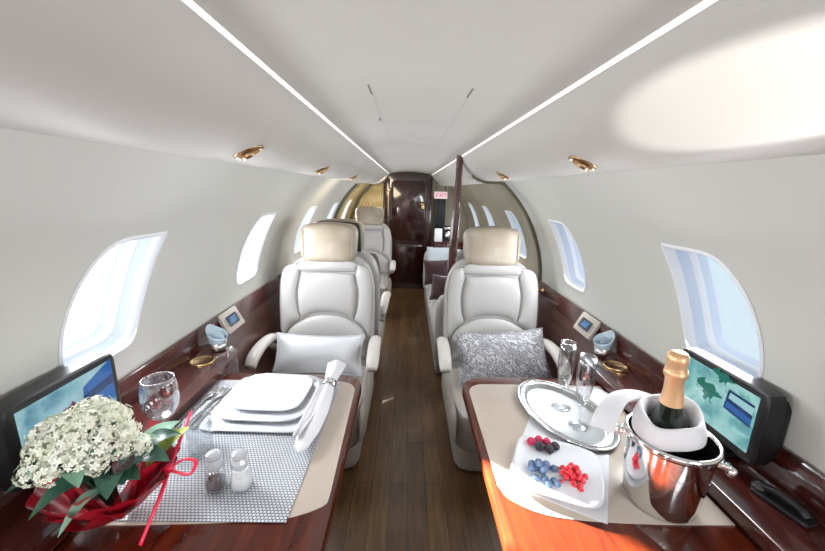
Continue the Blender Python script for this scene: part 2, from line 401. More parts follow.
# floor and lower side panelling
link('floor', [(-.95, Y_FRONT, 0), (.95, Y_FRONT, 0), (.95, Y_BACK, 0), (-.95, Y_BACK, 0)], [(0, 1, 2, 3)], FLOOR, kind='structure')
RAIL = [(.8497, .812), (.850, .826), (.838, .830), (.834, .822), (.832, .738)]
LOW = [(.832, .738), (.826, .60), (.800, .35), (.74, .10), (.72, 0)]
n_t = 5
for side in (-1, 1):
    link('trim_%d' % n_t, *sweep([(side * x, z) for x, z in RAIL], YS), WOOD, kind='structure', auto=.6)
    link('trim_%d' % (n_t + 1), *sweep([(side * x, z) for x, z in LOW], YS), WOODP, kind='structure'); n_t += 2
# end walls: a disc of cabin cross-section
def section(y, m, name):
    pts = [(-.74, 0.0), (.74, 0.0), (.83, .55), (.845, .82)] + [(R0 * math.cos(math.radians(a)), Z0 + R0 * math.sin(math.radians(a))) for a in range(5, 180, 5)] + [(-.845, .82), (-.83, .55)]
    V = [(x, y, z) for x, z in pts]; return link(name, V, [tuple(range(len(V)))], m, kind='structure', smooth=False)
section(Y_BACK, TAN_SHADE, 'wall_back'); section(Y_FRONT, WALL, 'wall_front')
# arch frames along the wall
def arch(name, side, y, a1, m, w=.022, dep=.028, prof_extra=()):
    rings = []
    pts = [((R0) * math.cos(math.radians(a)), Z0 + (R0) * math.sin(math.radians(a)), math.radians(a)) for a in [0.5 + (a1 - .5) * i / 20 for i in range(21)]]
    for (x, z, t) in pts:
        nx, nz = -math.cos(t), -math.sin(t)
        rings.append([(side * (x + nx * d), y + e, z + nz * d) for (d, e) in ((-.003, -w), (dep * .7, -w), (dep, -w * .6), (dep, w * .6), (dep * .7, w), (-.003, w))])
    # continue under the overhead panel
    for (x, z) in prof_extra:
        rings.append([(side * x, y + e, z - d) for (d, e) in ((-.003, -w), (dep * .7, -w), (dep, -w * .6), (dep, w * .6), (dep * .7, w), (-.003, w))])
    return link(name, *loft(rings), m, kind='structure', auto=.6)
arch('trim_9', 1, 2.32, A_TOP - 1, OLIVE, .016, .016, [(.53, 1.4445), (.45, 1.4445), (.40, 1.458), (.36, 1.480)])
arch('trim_10', -1, 4.12, A_TOP - 1, GOLD_PANEL, .05, .03)
arch('trim_11', -1, 3.92, A_TOP - 1, OLIVE, .02, .025)
# partition post beside the aisle
post = [(.262, .3), (.262, 1.0), (.268, 1.25), (.272, 1.45), (.276, 1.585)]
rings = []
for (x, z) in [(.270, 0), (.268, .7), (.268, 1.05), (.277, 1.25), (.281, 1.45), (.281, 1.60)]:
    w = .026 if z < 1.3 else .021
    rings.append([(x - w + .012, 2.36, z), (x - w, 2.33, z), (x - w + .010, 2.30, z), (x + w - .010, 2.30, z), (x + w, 2.33, z), (x + w - .012, 2.36, z)])
link('trim_12', *loft(rings), WOOD, kind='structure', auto=.5)

# the door at the end of the aisle
dy = Y_BACK - .05
def door_outline(x0, x1, zt, sag=.03, n=10): return [(x0, .005), (x1, .005)] + [(x1 + (x0 - x1) * i / n, zt - sag * (2 * i / n - 1) ** 2) for i in range(n + 1)]
do = door_outline(-.345, .295, 1.60)
door = link('door_1', *xf(slab(do, 0, .04, .004), T(0, dy + .04, 0) @ RX(PI/2)), WDOOR, kind='structure', smooth=False)
for (x0, x1) in ((-.345, -.275), (.225, .295)):
    link('door_stile', *bbox(x0, x1, dy - .025, dy, .01, 1.53, .008), WDOOR, door, auto=.6)
link('door_panel', *xf(slab([(x, z) for x, z in rrect(-.255, .205, .70, 1.50, .05)], 0, .012, .004), T(0, dy, 0) @ RX(PI/2)), WDOOR, door, auto=.6)
link('door_panel', *xf(slab([(x, z) for x, z in rrect(-.255, .205, .08, .64, .05)], 0, .012, .004), T(0, dy, 0) @ RX(PI/2)), WDOOR, door, auto=.6)
link('door_handle', *join(xf(lathe([(0, 0), (.03, 0), (.03, .01), (.012, .014), (.012, .035), (.022, .04), (.022, .052), (0, .056)], 14), T(.17, dy - .012, 1.20) @ RX(PI/2)), bbox(.155, .185, dy - .06, dy - .045, 1.13, 1.21, .005)), BRASS, door)
link('door_latch', *join(bbox(-.31, -.27, dy - .045, dy - .025, 1.36, 1.385, .004), bbox(-.30, -.285, dy - .05, dy - .025, 1.02, 1.37, .004)), BRONZE, door)

# side ledges with the tables' inner ends against them
def ledge(side, y1, label):
    o = []
    pts = [(.832, -1.2), (.832, y1)] + [(.832 - .142 * math.sin(t), y1 - .10 + .10 * math.cos(t)) for t in [PI / 2 * i / 8 for i in range(1, 9)]] + [(.690, -1.2)]
    pts = [(side * x, y) for x, y in pts]
    if side > 0: pts = pts
    g = slab(pts if True else pts, .700, .737, .004)
    l = link('side_ledge', *g, WOOD, label=label, cat='ledge', auto=.6)
    ap = [(x * .985 + side * .008, y) for x, y in pts]
    rings = [[(x, min(y, y1 - .02), z) for x, y in ap] for z in (.15, .699)]
    link('ledge_apron', *loft(rings), WOOD, l, auto=.6)
    return l
ledge(-1, 1.43, 'glossy mahogany side ledge under the left row of windows')
ledge(1, 1.43, 'glossy mahogany side ledge under the right row of windows')

# ------------------------------------------------------------------ things on the walls and ledges
def downlight(x, y, z, side, label):
    i = min(range(len(BINP) - 1), key=lambda k: abs((BINP[k][0] + BINP[k + 1][0]) / 2 - abs(x)))
    (xa, za), (xb, zb) = BINP[i], BINP[i + 1]; ang = math.atan2(za - zb, xb - xa)  # slope inward
    t = abs((abs(x) - xa) / (xb - xa)); zz = za + (zb - za) * t
    d = thing('ceiling_downlight', label, 'downlight', (x, y, zz), (0, side * ang if side > 0 else -ang, 0), 'downlights in the overhead panels')
    link('rim', *lathe([(.022, .003), (.033, .003), (.037, .0), (.036, -.004), (.030, -.006), (.025, -.004), (.022, .003)], 28), BRONZE, d)
    link('eyeball', *xf(lathe([(0, -.001), (.013, -.001), (.0145, -.011), (.021, -.009), (.0245, .001), (.024, .006)], 22), RX(-.5)), BRONZE, d)
    link('bulb', *xf(lathe([(0, -.0140), (.009, -.0128), (.0143, -.0085), (.0143, -.002)], 18), RX(-.5)), WARM, d)
downlight(-.405, .91, 0, -1, 'bronze rimmed downlight nearest the camera on the left overhead panel')
downlight(-.405, 1.66, 0, -1, 'second bronze downlight along the left overhead panel')
downlight(-.405, 2.60, 0, -1, 'farthest small bronze downlight on the left overhead panel')
downlight(.405, .955, 0, 1, 'bronze rimmed downlight nearest the camera on the right overhead panel')
downlight(.405, 1.75, 0, 1, 'second bronze downlight by the partition on the right overhead panel')

def control_panel(side, yc, label):
    t = thing('control_panel', label, 'control panel', (side * .818, yc, .787), (math.radians(-28), 0, side * -PI/2), 'ivory control panels on the side walls')
    # local: x along the wall, -y... front faces the aisle (+y local)
    f = lambda g: xf(g, RX(PI/2))
    link('bezel', *f(slab(rrect(-.078, .078, -.047, .047, .008), -.006, .010, .003)), LCDF, t, auto=.6)
    link('display', *f(slab(rrect(-.046, .046, -.024, .024, .003), .0095, .0125, .001)), LCD, t, smooth=False)
    link('readout', *join(*[f(slab(rrect(-.032 + .004 * k, .022 + .003 * k, z, z + .006, .001), .0122, .0132, .0004)) for k, z in enumerate((-.012, -.003, .007))]), LCDTXT, t, smooth=False)
    for x in (-.055, .055): link('button', *f(slab(rrect(x - .007, x + .007, -.018, .018, .003), .0095, .0125, .001)), LEATHER2, t, smooth=False)
    return t
control_panel(-1, 1.58, 'ivory control panel with blue display on the left wall')
control_panel(1, 1.60, 'ivory control panel with blue display on the right wall')

def recess(x, y, label):
    d = thing('ledge_cup_recess', label, 'cup holder', (x, y, .737), group='brass cup recesses in the ledges')
    link('rim', *lathe([(.036, -.003), (.044, -.001), (.044, .004), (.040, .006), (.036, .003), (.034, -.001)], 26), BRASS, d)
    link('bowl', *lathe([(.036, .003), (.033, .0012), (.0, .0010)], 26), BRONZE, d)
recess(-.783, 1.272, 'round brass rimmed cup recess in the left ledge')
recess(.785, 1.292, 'round brass rimmed cup recess in the right ledge')
def napkin_cup(side, x, y, label):
    a0 = .35 if side > 0 else PI - .35
    d = thing('napkin_cup', label, 'cup', (x, y, .737), (0, 0, 0), group='cups with folded napkins on the ledges')
    link('cup', *lathe([(.0, .001), (.026, .001), (.029, .008), (.032, .034), (.0305, .034), (.027, .010), (.0, .008)], 26), STEEL, d)
    rings = []
    for (r, z, k) in ((.024, .010, 0), (.030, .034, .1), (.034, .056, .6), (.0375, .072, 1), (.0355, .071, 1), (.028, .035, .2), (.020, .014, 0)):
        rings.append([(r * math.cos(a) * (1 + .06 * k * math.cos(2 * a)), r * math.sin(a), z + .030 * k * (math.cos(a - a0) * .55 + .5 * max(0, math.cos(a - a0)) ** 6)) for a in [2 * PI * i / 30 for i in range(30)]])
    link('napkin', *loft(rings, caps=True), BLUECLOTH, d)
    link('napkin_fold', *fmap(([(-.024, -.004, .02), (.022, .006, .02), (.029, .010, .068), (.004, -.002, .085), (-.028, -.008, .066)], [(0, 1, 2, 3, 4)]), lambda v: RZ(a0) @ v), BLUECLOTH, d, smooth=False)
napkin_cup(-1, -.775, 1.375, 'small cup with pale blue folded napkin on the left ledge')
napkin_cup(1, .785, 1.395, 'small cup with pale blue folded napkin on the right ledge')
lk = link('wall_latch', *join(xf(lathe([(0, 0), (.012, 0), (.012, .008), (.006, .010), (.006, .03), (.011, .034), (.011, .045), (0, .05)], 14), T(.833, 2.20, .79) @ RY(-PI/2))), BRASS, label='small brass knob on the right wall beside the arch', cat='knob')

def monitor(side, x, yc, ang, scr, label):
    t = thing('monitor', label, 'monitor', (side * x, yc, .737), (0, 0, -side * (PI / 2) + ang))
    # local: x to the right when facing the screen, screen faces -y ... after rotation faces the aisle
    W_, H0, H1 = .135, .040, .225
    link('housing', *join(sbox((0, .020, (H0 + H1) / 2), (W_, .024, (H1 - H0) / 2), 14, 12), sbox((0, .045, (H0 + H1) / 2 - .01), (W_ * .93, .030, (H1 - H0) / 2 * .9), 8, 10)), DARKPL, t, auto=.6)
    link('stand', *join(bbox(-.05, .05, .0, .06, 0, .012, .004), bbox(-.025, .025, .015, .04, .008, .06, .004)), DARKPL, t)
    sw, s0, s1 = W_ - .020, H0 + .026, H1 - .017
    s = link('screen', *xf(slab(rrect(-sw, sw, s0, s1, .002, 2), 0, .003, .0008), T(0, -.0025, 0) @ RX(PI/2)), scr, t, smooth=False)
    f = lambda pts, d: ([(px, -.0058 - d, pz) for px, pz in pts], [tuple(range(len(pts)))])
    if side > 0:
        link('map_window', *f([(.035, .135), (.110, .128), (.110, .185), (.040, .187)], .0), SCR_NAVY, s, smooth=False)
        link('map_window', *f([(.040, .140), (.110, .134), (.110, .150), (.042, .156)], .0006), SCR_BLUE, s, smooth=False)
        link('map_window', *f([(.044, .165), (.110, .160), (.110, .179), (.046, .181)], .0006), SCR_PALE, s, smooth=False)
        blob = [(-.015 + .030 * math.cos(a) * (1 + .35 * math.sin(3 * a) + .25 * math.sin(7 * a + 1) + .15 * math.sin(13 * a)), .150 + .026 * math.sin(a) * (1 + .3 * math.cos(2 * a + 1) + .25 * math.sin(6 * a) + .15 * math.cos(11 * a))) for a in [2 * PI * i / 60 for i in range(60)]]
        link('map_land', *f(blob, .0002), SCR_GREEN, s, smooth=False)
        link('map_land', *f([(x * .8 + .030, z * .6 + .115) for x, z in blob], .0004), SCR_GREEN, s, smooth=False)
    else:
        link('map_window', *f([(.022, .120), (.114, .105), (.114, .213), (.030, .180)], .0), SCR_BLUE, s, smooth=False)
        link('map_window', *f([(.026, .140), (.114, .150), (.114, .172), (.028, .160)], .0006), SCR_NAVY, s, smooth=False)
        blob = [(.004 + .024 * math.cos(a) * (1 + .3 * math.sin(3 * a) + .2 * math.sin(8 * a)), .140 + .022 * math.sin(a) * (1 + .3 * math.cos(2 * a + 1) + .2 * math.cos(7 * a))) for a in [2 * PI * i / 60 for i in range(60)]]
        link('map_land', *f(blob, .0008), SCR_RED, s, smooth=False)
    link('brand_strip', *xf(slab(rrect(-.03, .03, H0 + .009, H0 + .013, .001, 2), 0, .001, .0003), T(0, -.0037, 0) @ RX(PI/2)), DARKMET, t, smooth=False)
monitor(1, .775, .845, 0, SCR_R, 'dark framed monitor showing a teal map on the right ledge')
monitor(-1, .775, .745, 0, SCR_L, 'dark framed monitor behind the bouquet on the left ledge')

# handset on the right ledge
h = thing('telephone_handset', 'small black handset lying on the right ledge near the camera', 'handset', (.785, .655, .737), (0, 0, .25)); h.scale = (.62, .62, .62)
link('cradle', *slab(rrect(-.030, .030, -.10, .07, .014), 0, .014, .004), DARKPL, h, auto=.6)
link('grip', *tube(spline([(0, -.085, .022), (0, -.06, .034), (0, 0, .040), (0, .04, .032), (0, .062, .024)], 5), [.016] * 5 + [.013] * 12 + [.018] * 4, 12), DARKPL, h)
link('earpiece', *xf(lathe([(0, 0), (.022, 0), (.024, .012), (.016, .024), (0, .026)], 18), T(0, .055, .010)), DARKMET, h)

# ------------------------------------------------------------------ seats
def make_seat(name, label, cat='seat'):
    s = thing(name, label, cat, group=None)
    rec = math.radians(9)
    def lean(v):   # recline about the cushion line
        h = v.z - .40; return Vector((v.x, v.y + h * math.sin(rec), .40 + h * math.cos(rec)))
    def bshape(v):   # shoulders rounded, waist narrower at the base
        h = (v.z - .28) / .74; w = 1.0 - .06 * max(0, .35 - h) - .10 * max(0, h - .72) * 2.2
        wrap = -.035 * (abs(v.x) / .27) ** 2.5 if v.y < .08 else 0
        return Vector((v.x * w, v.y + wrap, v.z))
    core = fmap(fmap(sbox((0, .085, .64), (.266, .085, .362), 4.2, 22), bshape), lean)
    back = link('backrest', *core, LEATHER, s)
    def front(x, hgt, d):   # a point on the front surface, d proud
        wrap = -.035 * (abs(x) / .27) ** 2.5
        return lean(Vector((x, .002 + wrap - d, hgt)))
    SEAMS = []
    def panel(nm, outl, thick, soft, m=LEATHER, off=-.002, step=.014):
        g = puff(outl, thick, soft, step); pn = link(nm, [front(p.x, p.y, p.z + off) for p in g[0]], g[1], m, back); SEAMS.append(tube([front(x, y, .0015) for x, y in outl + outl[:1]], (.0017), 5))
    def sm(pts, n=6): return [(p.x, p.y) for p in spline([(a, b, 0) for a, b in pts], n)]
    # centre panel: barrel sides, lumbar pad with arched top, two bolsters
    lft = sm([(-.150, .905), (-.170, .80), (-.163, .70), (-.150, .640)]); top = sm([(.150, .905), (.0, .912), (-.150, .905)])
    low = sm([(-.150, .640), (-.08, .668), (0, .676), (.08, .668), (.150, .640)])
    cent = top[:-1] + lft[:-1] + low[:-1] + [(-x, y) for x, y in reversed(lft)][:-1]
    panel('center_panel', cent, .016, .016)
    for xs in (-.05, .05):
        pass
    lum = sm([(-.235, .545), (-.205, .595), (-.15, .632), (-.08, .660), (0, .668), (.08, .660), (.15, .632), (.205, .595), (.235, .545)]) + [(.225, .42), (-.225, .42)]
    panel('lumbar_pad', lum, .026, .020)
    for sd in (-1, 1):
        b = sm([(.158, .905), (.178, .80), (.171, .70), (.158, .642), (.212, .600), (.245, .540)], 5) + sm([(.258, .60), (.262, .75), (.256, .88), (.232, .945), (.17, .965)], 5)
        panel('side_bolster', [(sd * x, y) for x, y in b], .020, .018)
    collar = sm([(.165, .925), (.155, .975), (0, .985), (-.155, .975), (-.165, .925), (0, .920), (.165, .925)], 6)[:-1]
    panel('collar', collar, .012, .012)
    for g in SEAMS: link('seam', *g, SEAMM, back)
    # headrest: wrapped block with rolled ends
    hr = fmap(sbox((0, .050, 1.078), (.163, .060, .112), 5, 18), lambda v: Vector((v.x * (1 + .04 * (v.z - 1.078) / .112), v.y - .012 * (1 - (v.x / .18) ** 2), v.z + .006 * math.cos(v.x * 14))))
    hro = link('headrest', *fmap(hr, lean), HEADREST, s)
    for sx in (-1, 1): link('headrest_seam', *fmap(tube([(sx * (.138 + .004 * i / 9), -.014 + .016 * (abs(i - 4.5) / 4.5) ** 6 * 2, .985 + .186 * i / 9) for i in range(10)], .0022, 6), lean), LEATHER2, hro)
    link('headrest_gap_shade', *fmap(sbox((0, .112, 1.070), (.150, .016, .115), 8, 10), lean), DARKMET, hro)  # dark plate added for the shaded gap behind the headrest
    # seat bucket
    def bucket(v):
        k = max(0, .40 - v.z); return Vector((v.x * (1 - .55 * k * k), v.y + (.10 * k if v.y < -.2 else -.02 * k), v.z))
    base = link('seat_base', *fmap(sbox((0, -.19, .245), (.268, .30, .140), 5, 18), bucket), LEATHER2, s)
    link('plinth', *sbox((0, -.17, .075), (.235, .255, .080), 8, 10), LEATHER2, base)
    cu = puff(rrect(-.225, .225, -.485, .03, .05), .055, .035, .02)
    link('seat_cushion', [(p.x, p.y, .350 + p.z - .03 * (p.y + .4) * .6) for p in cu[0]], cu[1], LEATHER, s)
    for sd in (-1, 1):
        w = puff([(p[0], p[1]) for p in rrect(-.46, .06, .23, .41, .05)], .028, .025, .02)
        link('side_shell', [(sd * (.248 + p.z), p.x, p.y - .05) for p in w[0]], w[1], LEATHER2, base)
    for sd in (-1, 1):
        pts = spline([(sd * 0.285, .06, .500), (sd * 0.289, -.06, .560), (sd * 0.293, -.19, .572), (sd * 0.295, -.29, .555), (sd * 0.295, -.345, .520)], 6); n = len(pts)
        link('armrest', *tube(pts, [.033 * (1 - .35 * abs(2 * i / (n - 1) - 1.1) ** 4) for i in range(n)], 14, .72), ARM, s)
    for sd in (-1, 1):
        link('arm_support', *tube(spline([(sd * .270, -.02, .42), (sd * .276, -.05, .49), (sd * .278, -.12, .545)], 5), [.026] * 11, 10, .6), LEATHER2, s)
    return s
proto = make_seat('cabin_seat', 'pale leather seat facing the camera behind the left laid table')
proto.location = (-.482, 1.985, 0)
proto['group'] = 'pale leather cabin seats'
s2 = copy_tree(proto); s2.location = (.470, 1.985, 0); s2['label'] = 'pale leather seat facing the camera holding the patterned grey cushion'
s3 = copy_tree(proto); s3.location = (-.475, 2.57, 0); s3.rotation_euler = (0, 0, PI); s3['label'] = 'leather seat turned away directly behind the left front seat'
s4 = copy_tree(proto); s4.location = (-.475, 4.25, 0); s4['label'] = 'far leather seat facing the camera beside the wooden door'

# pillows
def pillow(name, w, h, t, m, loc, rot, label, group=None, corner=0.03, piping=None):
    n = 12; ol = []
    for (x0, y0, x1, y1) in ((-w, -h, w, -h), (w, -h, w, h), (w, h, -w, h), (-w, h, -w, -h)):
        for i in range(n):
            u = i / n; x = x0 + (x1 - x0) * u; y = y0 + (y1 - y0) * u; k = 4 * u * (1 - u)
            if y0 == y1: y -= math.copysign(corner * k * .5, y0)
            else: x -= math.copysign(corner * k * .5, x0)
            ol.append((x, y))
    g = puff(ol, t, .05, .018, both=True)
    rnd = random.Random(3)
    g = fmap(g, lambda v: Vector((v.x, v.y, v.z * (1 + .10 * math.sin(v.x * 21 + 1) * math.sin(v.y * 26)))))
    o = link(name, *g, m, loc=loc, rot=rot, label=label, cat='pillow', group=group)
    link('piping', *tube([(x, y, 0) for x, y in ol + ol[:1]], .0035, 6), m, o)
    return o
pillow('throw_pillow', .238, .108, .042, GREYP, (-.488, 1.825, .512), (math.radians(62), 0, math.radians(-1)), 'plain pale grey satin pillow on the left front seat')
pillow('throw_pillow', .243, .140, .045, DAMASK, (.498, 1.805, .528), (math.radians(56), math.radians(-3), math.radians(4)), 'grey and white damask pillow on the right front seat')

# divan beyond the partition
dv = thing('divan', 'long pale leather divan along the right wall beyond the partition', 'divan', (.50, 3.6, 0))
link('base', *bbox(-.29, .30, -1.02, 1.02, 0.0, .30, .03), LEATHER2, dv, auto=.6)
for k in range(3):
    c = puff(rrect(-.315, .20, -1.03 + .69 * k, -.35 + .69 * k, .04), .07, .035, .03); link('seat_cushion', [(p.x, p.y, .31 + p.z * 1.3) for p in c[0]], c[1], LEATHER, dv)
    link('back_cushion', *sbox((.24, -.69 + .69 * k, .60), (.07, .34, .21), 5, 10), LEATHER, dv)
for yy in (-1.0, 1.0): link('arm_panel', *sbox((-.02, yy * 1.03, .36), (.29, .05, .30), 6, 10), LEATHER, dv)
pillow('throw_pillow', .13, .13, .05, REDP, (.285, 3.72, .555), (math.radians(68), 0, math.radians(8)), 'dark red square pillow standing at the far part of the divan', corner=.02)
pillow('throw_pillow', .12, .12, .05, REDP, (.315, 3.18, .535), (math.radians(60), 0, math.radians(-12)), 'dark red pillow on the divan closest to the right front seat', corner=.02)
pillow('throw_pillow', .15, .14, .05, WHITEP, (.36, 4.25, .60), (math.radians(72), 0, 0), 'white pillow at the far end of the divan', corner=.02)

# galley nook beside the door
gx0, gx1, gy = .335, .76, 4.80
gal = thing('galley_cabinet', 'dark wooden galley cabinet in the nook right of the door', 'cabinet', (.55, 4.96, 0))
link('carcass', *bbox(-.215, .21, -.13, .17, 0, .70, .006), WOOD, gal, auto=.6)
link('countertop', *bbox(-.225, .21, -.145, .17, .70, .725, .006), WOOD, gal, auto=.6)
for k in range(2): 
    dd = link('door', *bbox(-.205 + .205 * k, -.01 + .205 * k, -.142, -.128, .06, .66, .005), WDOOR, gal, auto=.6)
    link('handle', *bbox(-.03 + .04 * k, -.02 + .04 * k, -.156, -.142, .36, .46, .003), BRASS, dd)
cm = thing('coffee_maker', 'black coffee maker with silver front on the galley counter', 'coffee maker', (.515, 4.92, .725))
link('body', *join(bbox(-.07, .07, -.07, .08, 0, .03, .008), bbox(-.07, .07, .02, .08, .02, .20, .008), bbox(-.07, .07, -.07, .08, .15, .20, .01)), DARKPL, cm)
link('front_plate', *bbox(-.055, .055, -.078, -.068, .155, .19, .003), STEEL, cm)
link('carafe', *xf(lathe([(0, 0), (.04, .002), (.048, .04), (.035, .09), (.030, .10)], 18), T(0, -.02, .032)), STEEL, cm)
pc = link('paper_carton', *xf(bbox(-.05, .05, -.03, .03, 0, .14, .004), T(.385, 4.86, .725)), LINEN, label='white paper carton standing on the galley counter beside the coffee maker', cat='carton', auto=.6)
link('carton_flap', *xf(bbox(-.05, .05, -.002, .002, 0, .03, .001), T(.385, 4.86, .865)), LINEN, pc)
sg = thing('exit_sign', 'small pink exit sign high beside the wooden door', 'sign', (.40, 4.90, 1.325))
link('plate', *bbox(-.085, .085, -.01, .01, -.045, .045, .006), SIGN, sg, auto=.6)
link('hanger', *join(bbox(-.06, -.05, -.004, .004, .045, .23, .002), bbox(.05, .06, -.004, .004, .045, .20, .002)), DARKMET, sg)
def strokes(segs, w, th): return join(*[tube([(a[0], 0, a[1]), (b[0], 0, b[1])], w, 6) for a, b in segs])
lt = [((-.06, -.022), (-.06, .022)), ((-.06, .022), (-.035, .022)), ((-.06, 0), (-.04, 0)), ((-.06, -.022), (-.035, -.022)), ((-.02, -.022), (.008, .022)), ((.008, -.022), (-.02, .022)), ((.024, -.022), (.024, .022)), ((.054, -.022), (.054, .022)), ((.038, .022), (.070, .022))]
link('lettering', *xf(strokes(lt, .0035, 0), T(0, -.011, 0)), SIGNTXT, sg)
# dark curtain hanging beside the galley
cr = []
for z in (.75, 1.0, 1.28):
    cr.append([(.34 + .15 * i / 24, 5.09 + .014 * math.sin(i * 1.6) * (1.2 - .3 * z), z) for i in range(25)])
link('galley_curtain', *loft(cr, caps=False, closed=False), DARKPL, label='dark gathered curtain under the exit sign', cat='curtain')

gc = []
for z in (.75, 1.0, 1.25, 1.46):
    xw = math.sqrt(max(.01, R0 ** 2 - (z - Z0) ** 2)) - .05
    gc.append([(-xw + (xw - .365) * i / 48, 5.09 + .016 * math.sin(i * 1.3), z) for i in range(49)])
link('pleated_curtain', *loft(gc, caps=False, closed=False), GOLD_PANEL, label='gold pleated curtain on the end wall left of the wooden door', cat='curtain')

# ------------------------------------------------------------------ tables
def table(side, label):
    t = thing('folding_table', label, 'table', (0, 0, 0))
    X = lambda pts: [(side * x, y) for x, y in pts] if side > 0 else [(-x, y) for x, y in pts][::-1]
    outer = rrect(.180, .687, .18, 1.262, (.005, .03, .085, .05), 8)
    link('tabletop', *slab(X(outer), .664, .700, .006), WOODT, t, auto=.7)
    near = [(p.x, p.y) for p in spline([(.192, .700, 0), (.200, .672, 0), (.262, .642, 0), (.36, .630, 0), (.52, .622, 0), (.685, .618, 0)] if side < 0 else [(.199, .735, 0), (.220, .692, 0), (.285, .655, 0), (.38, .640, 0), (.52, .634, 0), (.685, .634, 0)], 6)]
    far = [(.685, 1.205)] + [(.259 - .060 * math.sin(a), 1.145 + .060 * math.cos(a)) for a in [PI / 2 * i / 8 for i in range(9)]]
    link('inlay', *slab(X(near + far), .6985, .7012, .0005), INLAY, t, auto=.5)
    hinge = [(.183, .500), (.685, .500), (.685, .503), (.183, .503)]
    link('leaf_joint', *slab(X(hinge), .6988, .7004, .0003), DARKMET, t, smooth=False)
    link('support_arm', *join(bbox(*(sorted((side * .45, side * .686))), .62, .66, .60, .664, .006), bbox(*(sorted((side * .45, side * .686))), 1.00, 1.04, .60, .664, .006)), DARKMET, t)
    link('leg', *xf(lathe([(.05, .001), (.05, .012), (.018, .02), (.016, .65), (.04, .664)], 18), T(side * .60, .95, 0)), DARKMET, t)
    return t
table(-1, 'polished wooden folding table with cream inlay laid with white plates on the left')
table(1, 'polished wooden folding table with cream inlay holding the ice bucket on the right')
ZT = .7014

# ---- left table setting
link('placemat', *slab([(-.705, .627), (-.268, .627), (-.252, 1.195), (-.700, 1.195)], ZT, ZT + .0025, .0008), MAT_, label='grey and white woven placemat on the left table', cat='placemat', smooth=False)
ZM = ZT + .0026
def dish(a, b, p, rimh, foot, n=64):
    rg = []
    for (s, z) in ((.0, .006), (.45, .006), (.70, .0065), (.80, .009), (.93, rimh * .8), (1.0, rimh), (1.0, rimh - .0035), (.92, rimh * .8 - .005), (.78, .004), (.62, .0), (.0, .0)):
        rg.append([(x * max(s, .001), y * max(s, .001), z) for x, y in superel(a, b, p, n)])
    return loft(rg, caps=False)
pl1 = link('square_plate', *dish(.147, .150, 14, .012, .1), PORC, loc=(-.458, 1.052, ZM), rot=(0, 0, math.radians(-1)), label='large square white charger plate lowest of the left table stack', cat='plate')
link('square_plate', *dish(.140, .135, 4.2, .016, .1), PORC, loc=(-.450, 1.066, ZM + .0095), rot=(0, 0, math.radians(-2)), label='middle white plate with bowed sides in the left table stack', cat='plate')
link('square_plate', *dish(.112, .108, 4.2, .014, .1), PORC, loc=(-.448, 1.078, ZM + .0205), rot=(0, 0, math.radians(-3)), label='topmost smaller white plate with bowed sides in the left table stack', cat='plate')
# rolled napkin in a ring
nr = thing('rolled_napkin', 'rolled white napkin in a ring right of the left table plates', 'napkin', (-.283, 1.03, ZM + .012), (math.radians(0), 0, math.radians(-2)))
rings = []
for (y, w, hh) in ((-.225, .004, .004), (-.205, .018, .009), (-.14, .030, .014), (-.05, .032, .018), (.03, .026, .020), (.075, .019, .018), (.11, .020, .018), (.16, .027, .020), (.205, .033, .021), (.21, .028, .016)):
    rings.append([(w * math.cos(a) * (1 + .10 * math.sin(3 * a)), y, .012 + hh * math.sin(a) * (1 + .12 * math.cos(4 * a)) + max(0, y) * .10) for a in [2 * PI * i / 26 for i in range(26)]])
link('cloth', *loft(rings), LINEN, nr)
link('fold', *loft([[( -.030 + .012 * t, y, .030 + .006 * math.sin(t * 6) + max(0, y) * .1) for t in [k / 6 * (2.6 if y > -.15 else 1.6) for k in range(7)]] for y in (-.19, -.10, .0, .06)], caps=False, closed=False), LINEN, nr)
link('napkin_ring', *xf(lathe([(.023, -.014), (.0245, -.014), (.0245, .014), (.023, .014)], 26, True), T(0, .085, .020) @ RX(PI/2)), SILVER, nr)
# cutlery
def fork(label, x, y, rot):
    t = thing('table_fork', label, 'fork', (x, y, ZM + .002), (0, 0, rot), 'silver forks on the placemat')
    pts = [(-.006, -.105), (.006, -.105), (.0065, -.06), (.003, -.01), (.003, .03), (.010, .05), (.011, .062), (-.011, .062), (-.010, .05), (-.003, .03), (-.003, -.01), (-.0065, -.06)]
    link('handle', *fmap(slab(pts, 0, .003, .0008), lambda v: Vector((v.x, v.y, v.z + .010 * max(0, (v.y - .0) / .06) * max(0, 1 - (v.y) / .09)))), STEEL, t, auto=.6)
    for k in range(4): link('tine', *tube(spline([(-.009 + .006 * k, .060, .0055), (-.009 + .006 * k, .085, .003), (-.009 + .006 * k, .108, .008)], 4), .0016, 6), STEEL, t)
    return t
fork('silver fork at the outer left edge of the placemat', -.668, 1.03, math.radians(-3))
fork('silver fork between the outer fork and the knife', -.640, 1.03, math.radians(-3))
k = thing('table_knife', 'silver knife beside the stacked plates on the placemat', 'knife', (-.617, 1.03, ZM + .002), (0, 0, math.radians(-3)))
link('handle', *slab([(-.006, -.11), (.006, -.11), (.007, -.06), (.005, .0), (-.005, .0), (-.007, -.06)], 0, .006, .002), STEEL, k, auto=.6)
link('blade', *slab([(-.0045, .0), (.0055, .0), (.009, .04), (.009, .09), (.002, .115), (-.0045, .10)], .001, .003, .0006), STEEL, k, auto=.6)
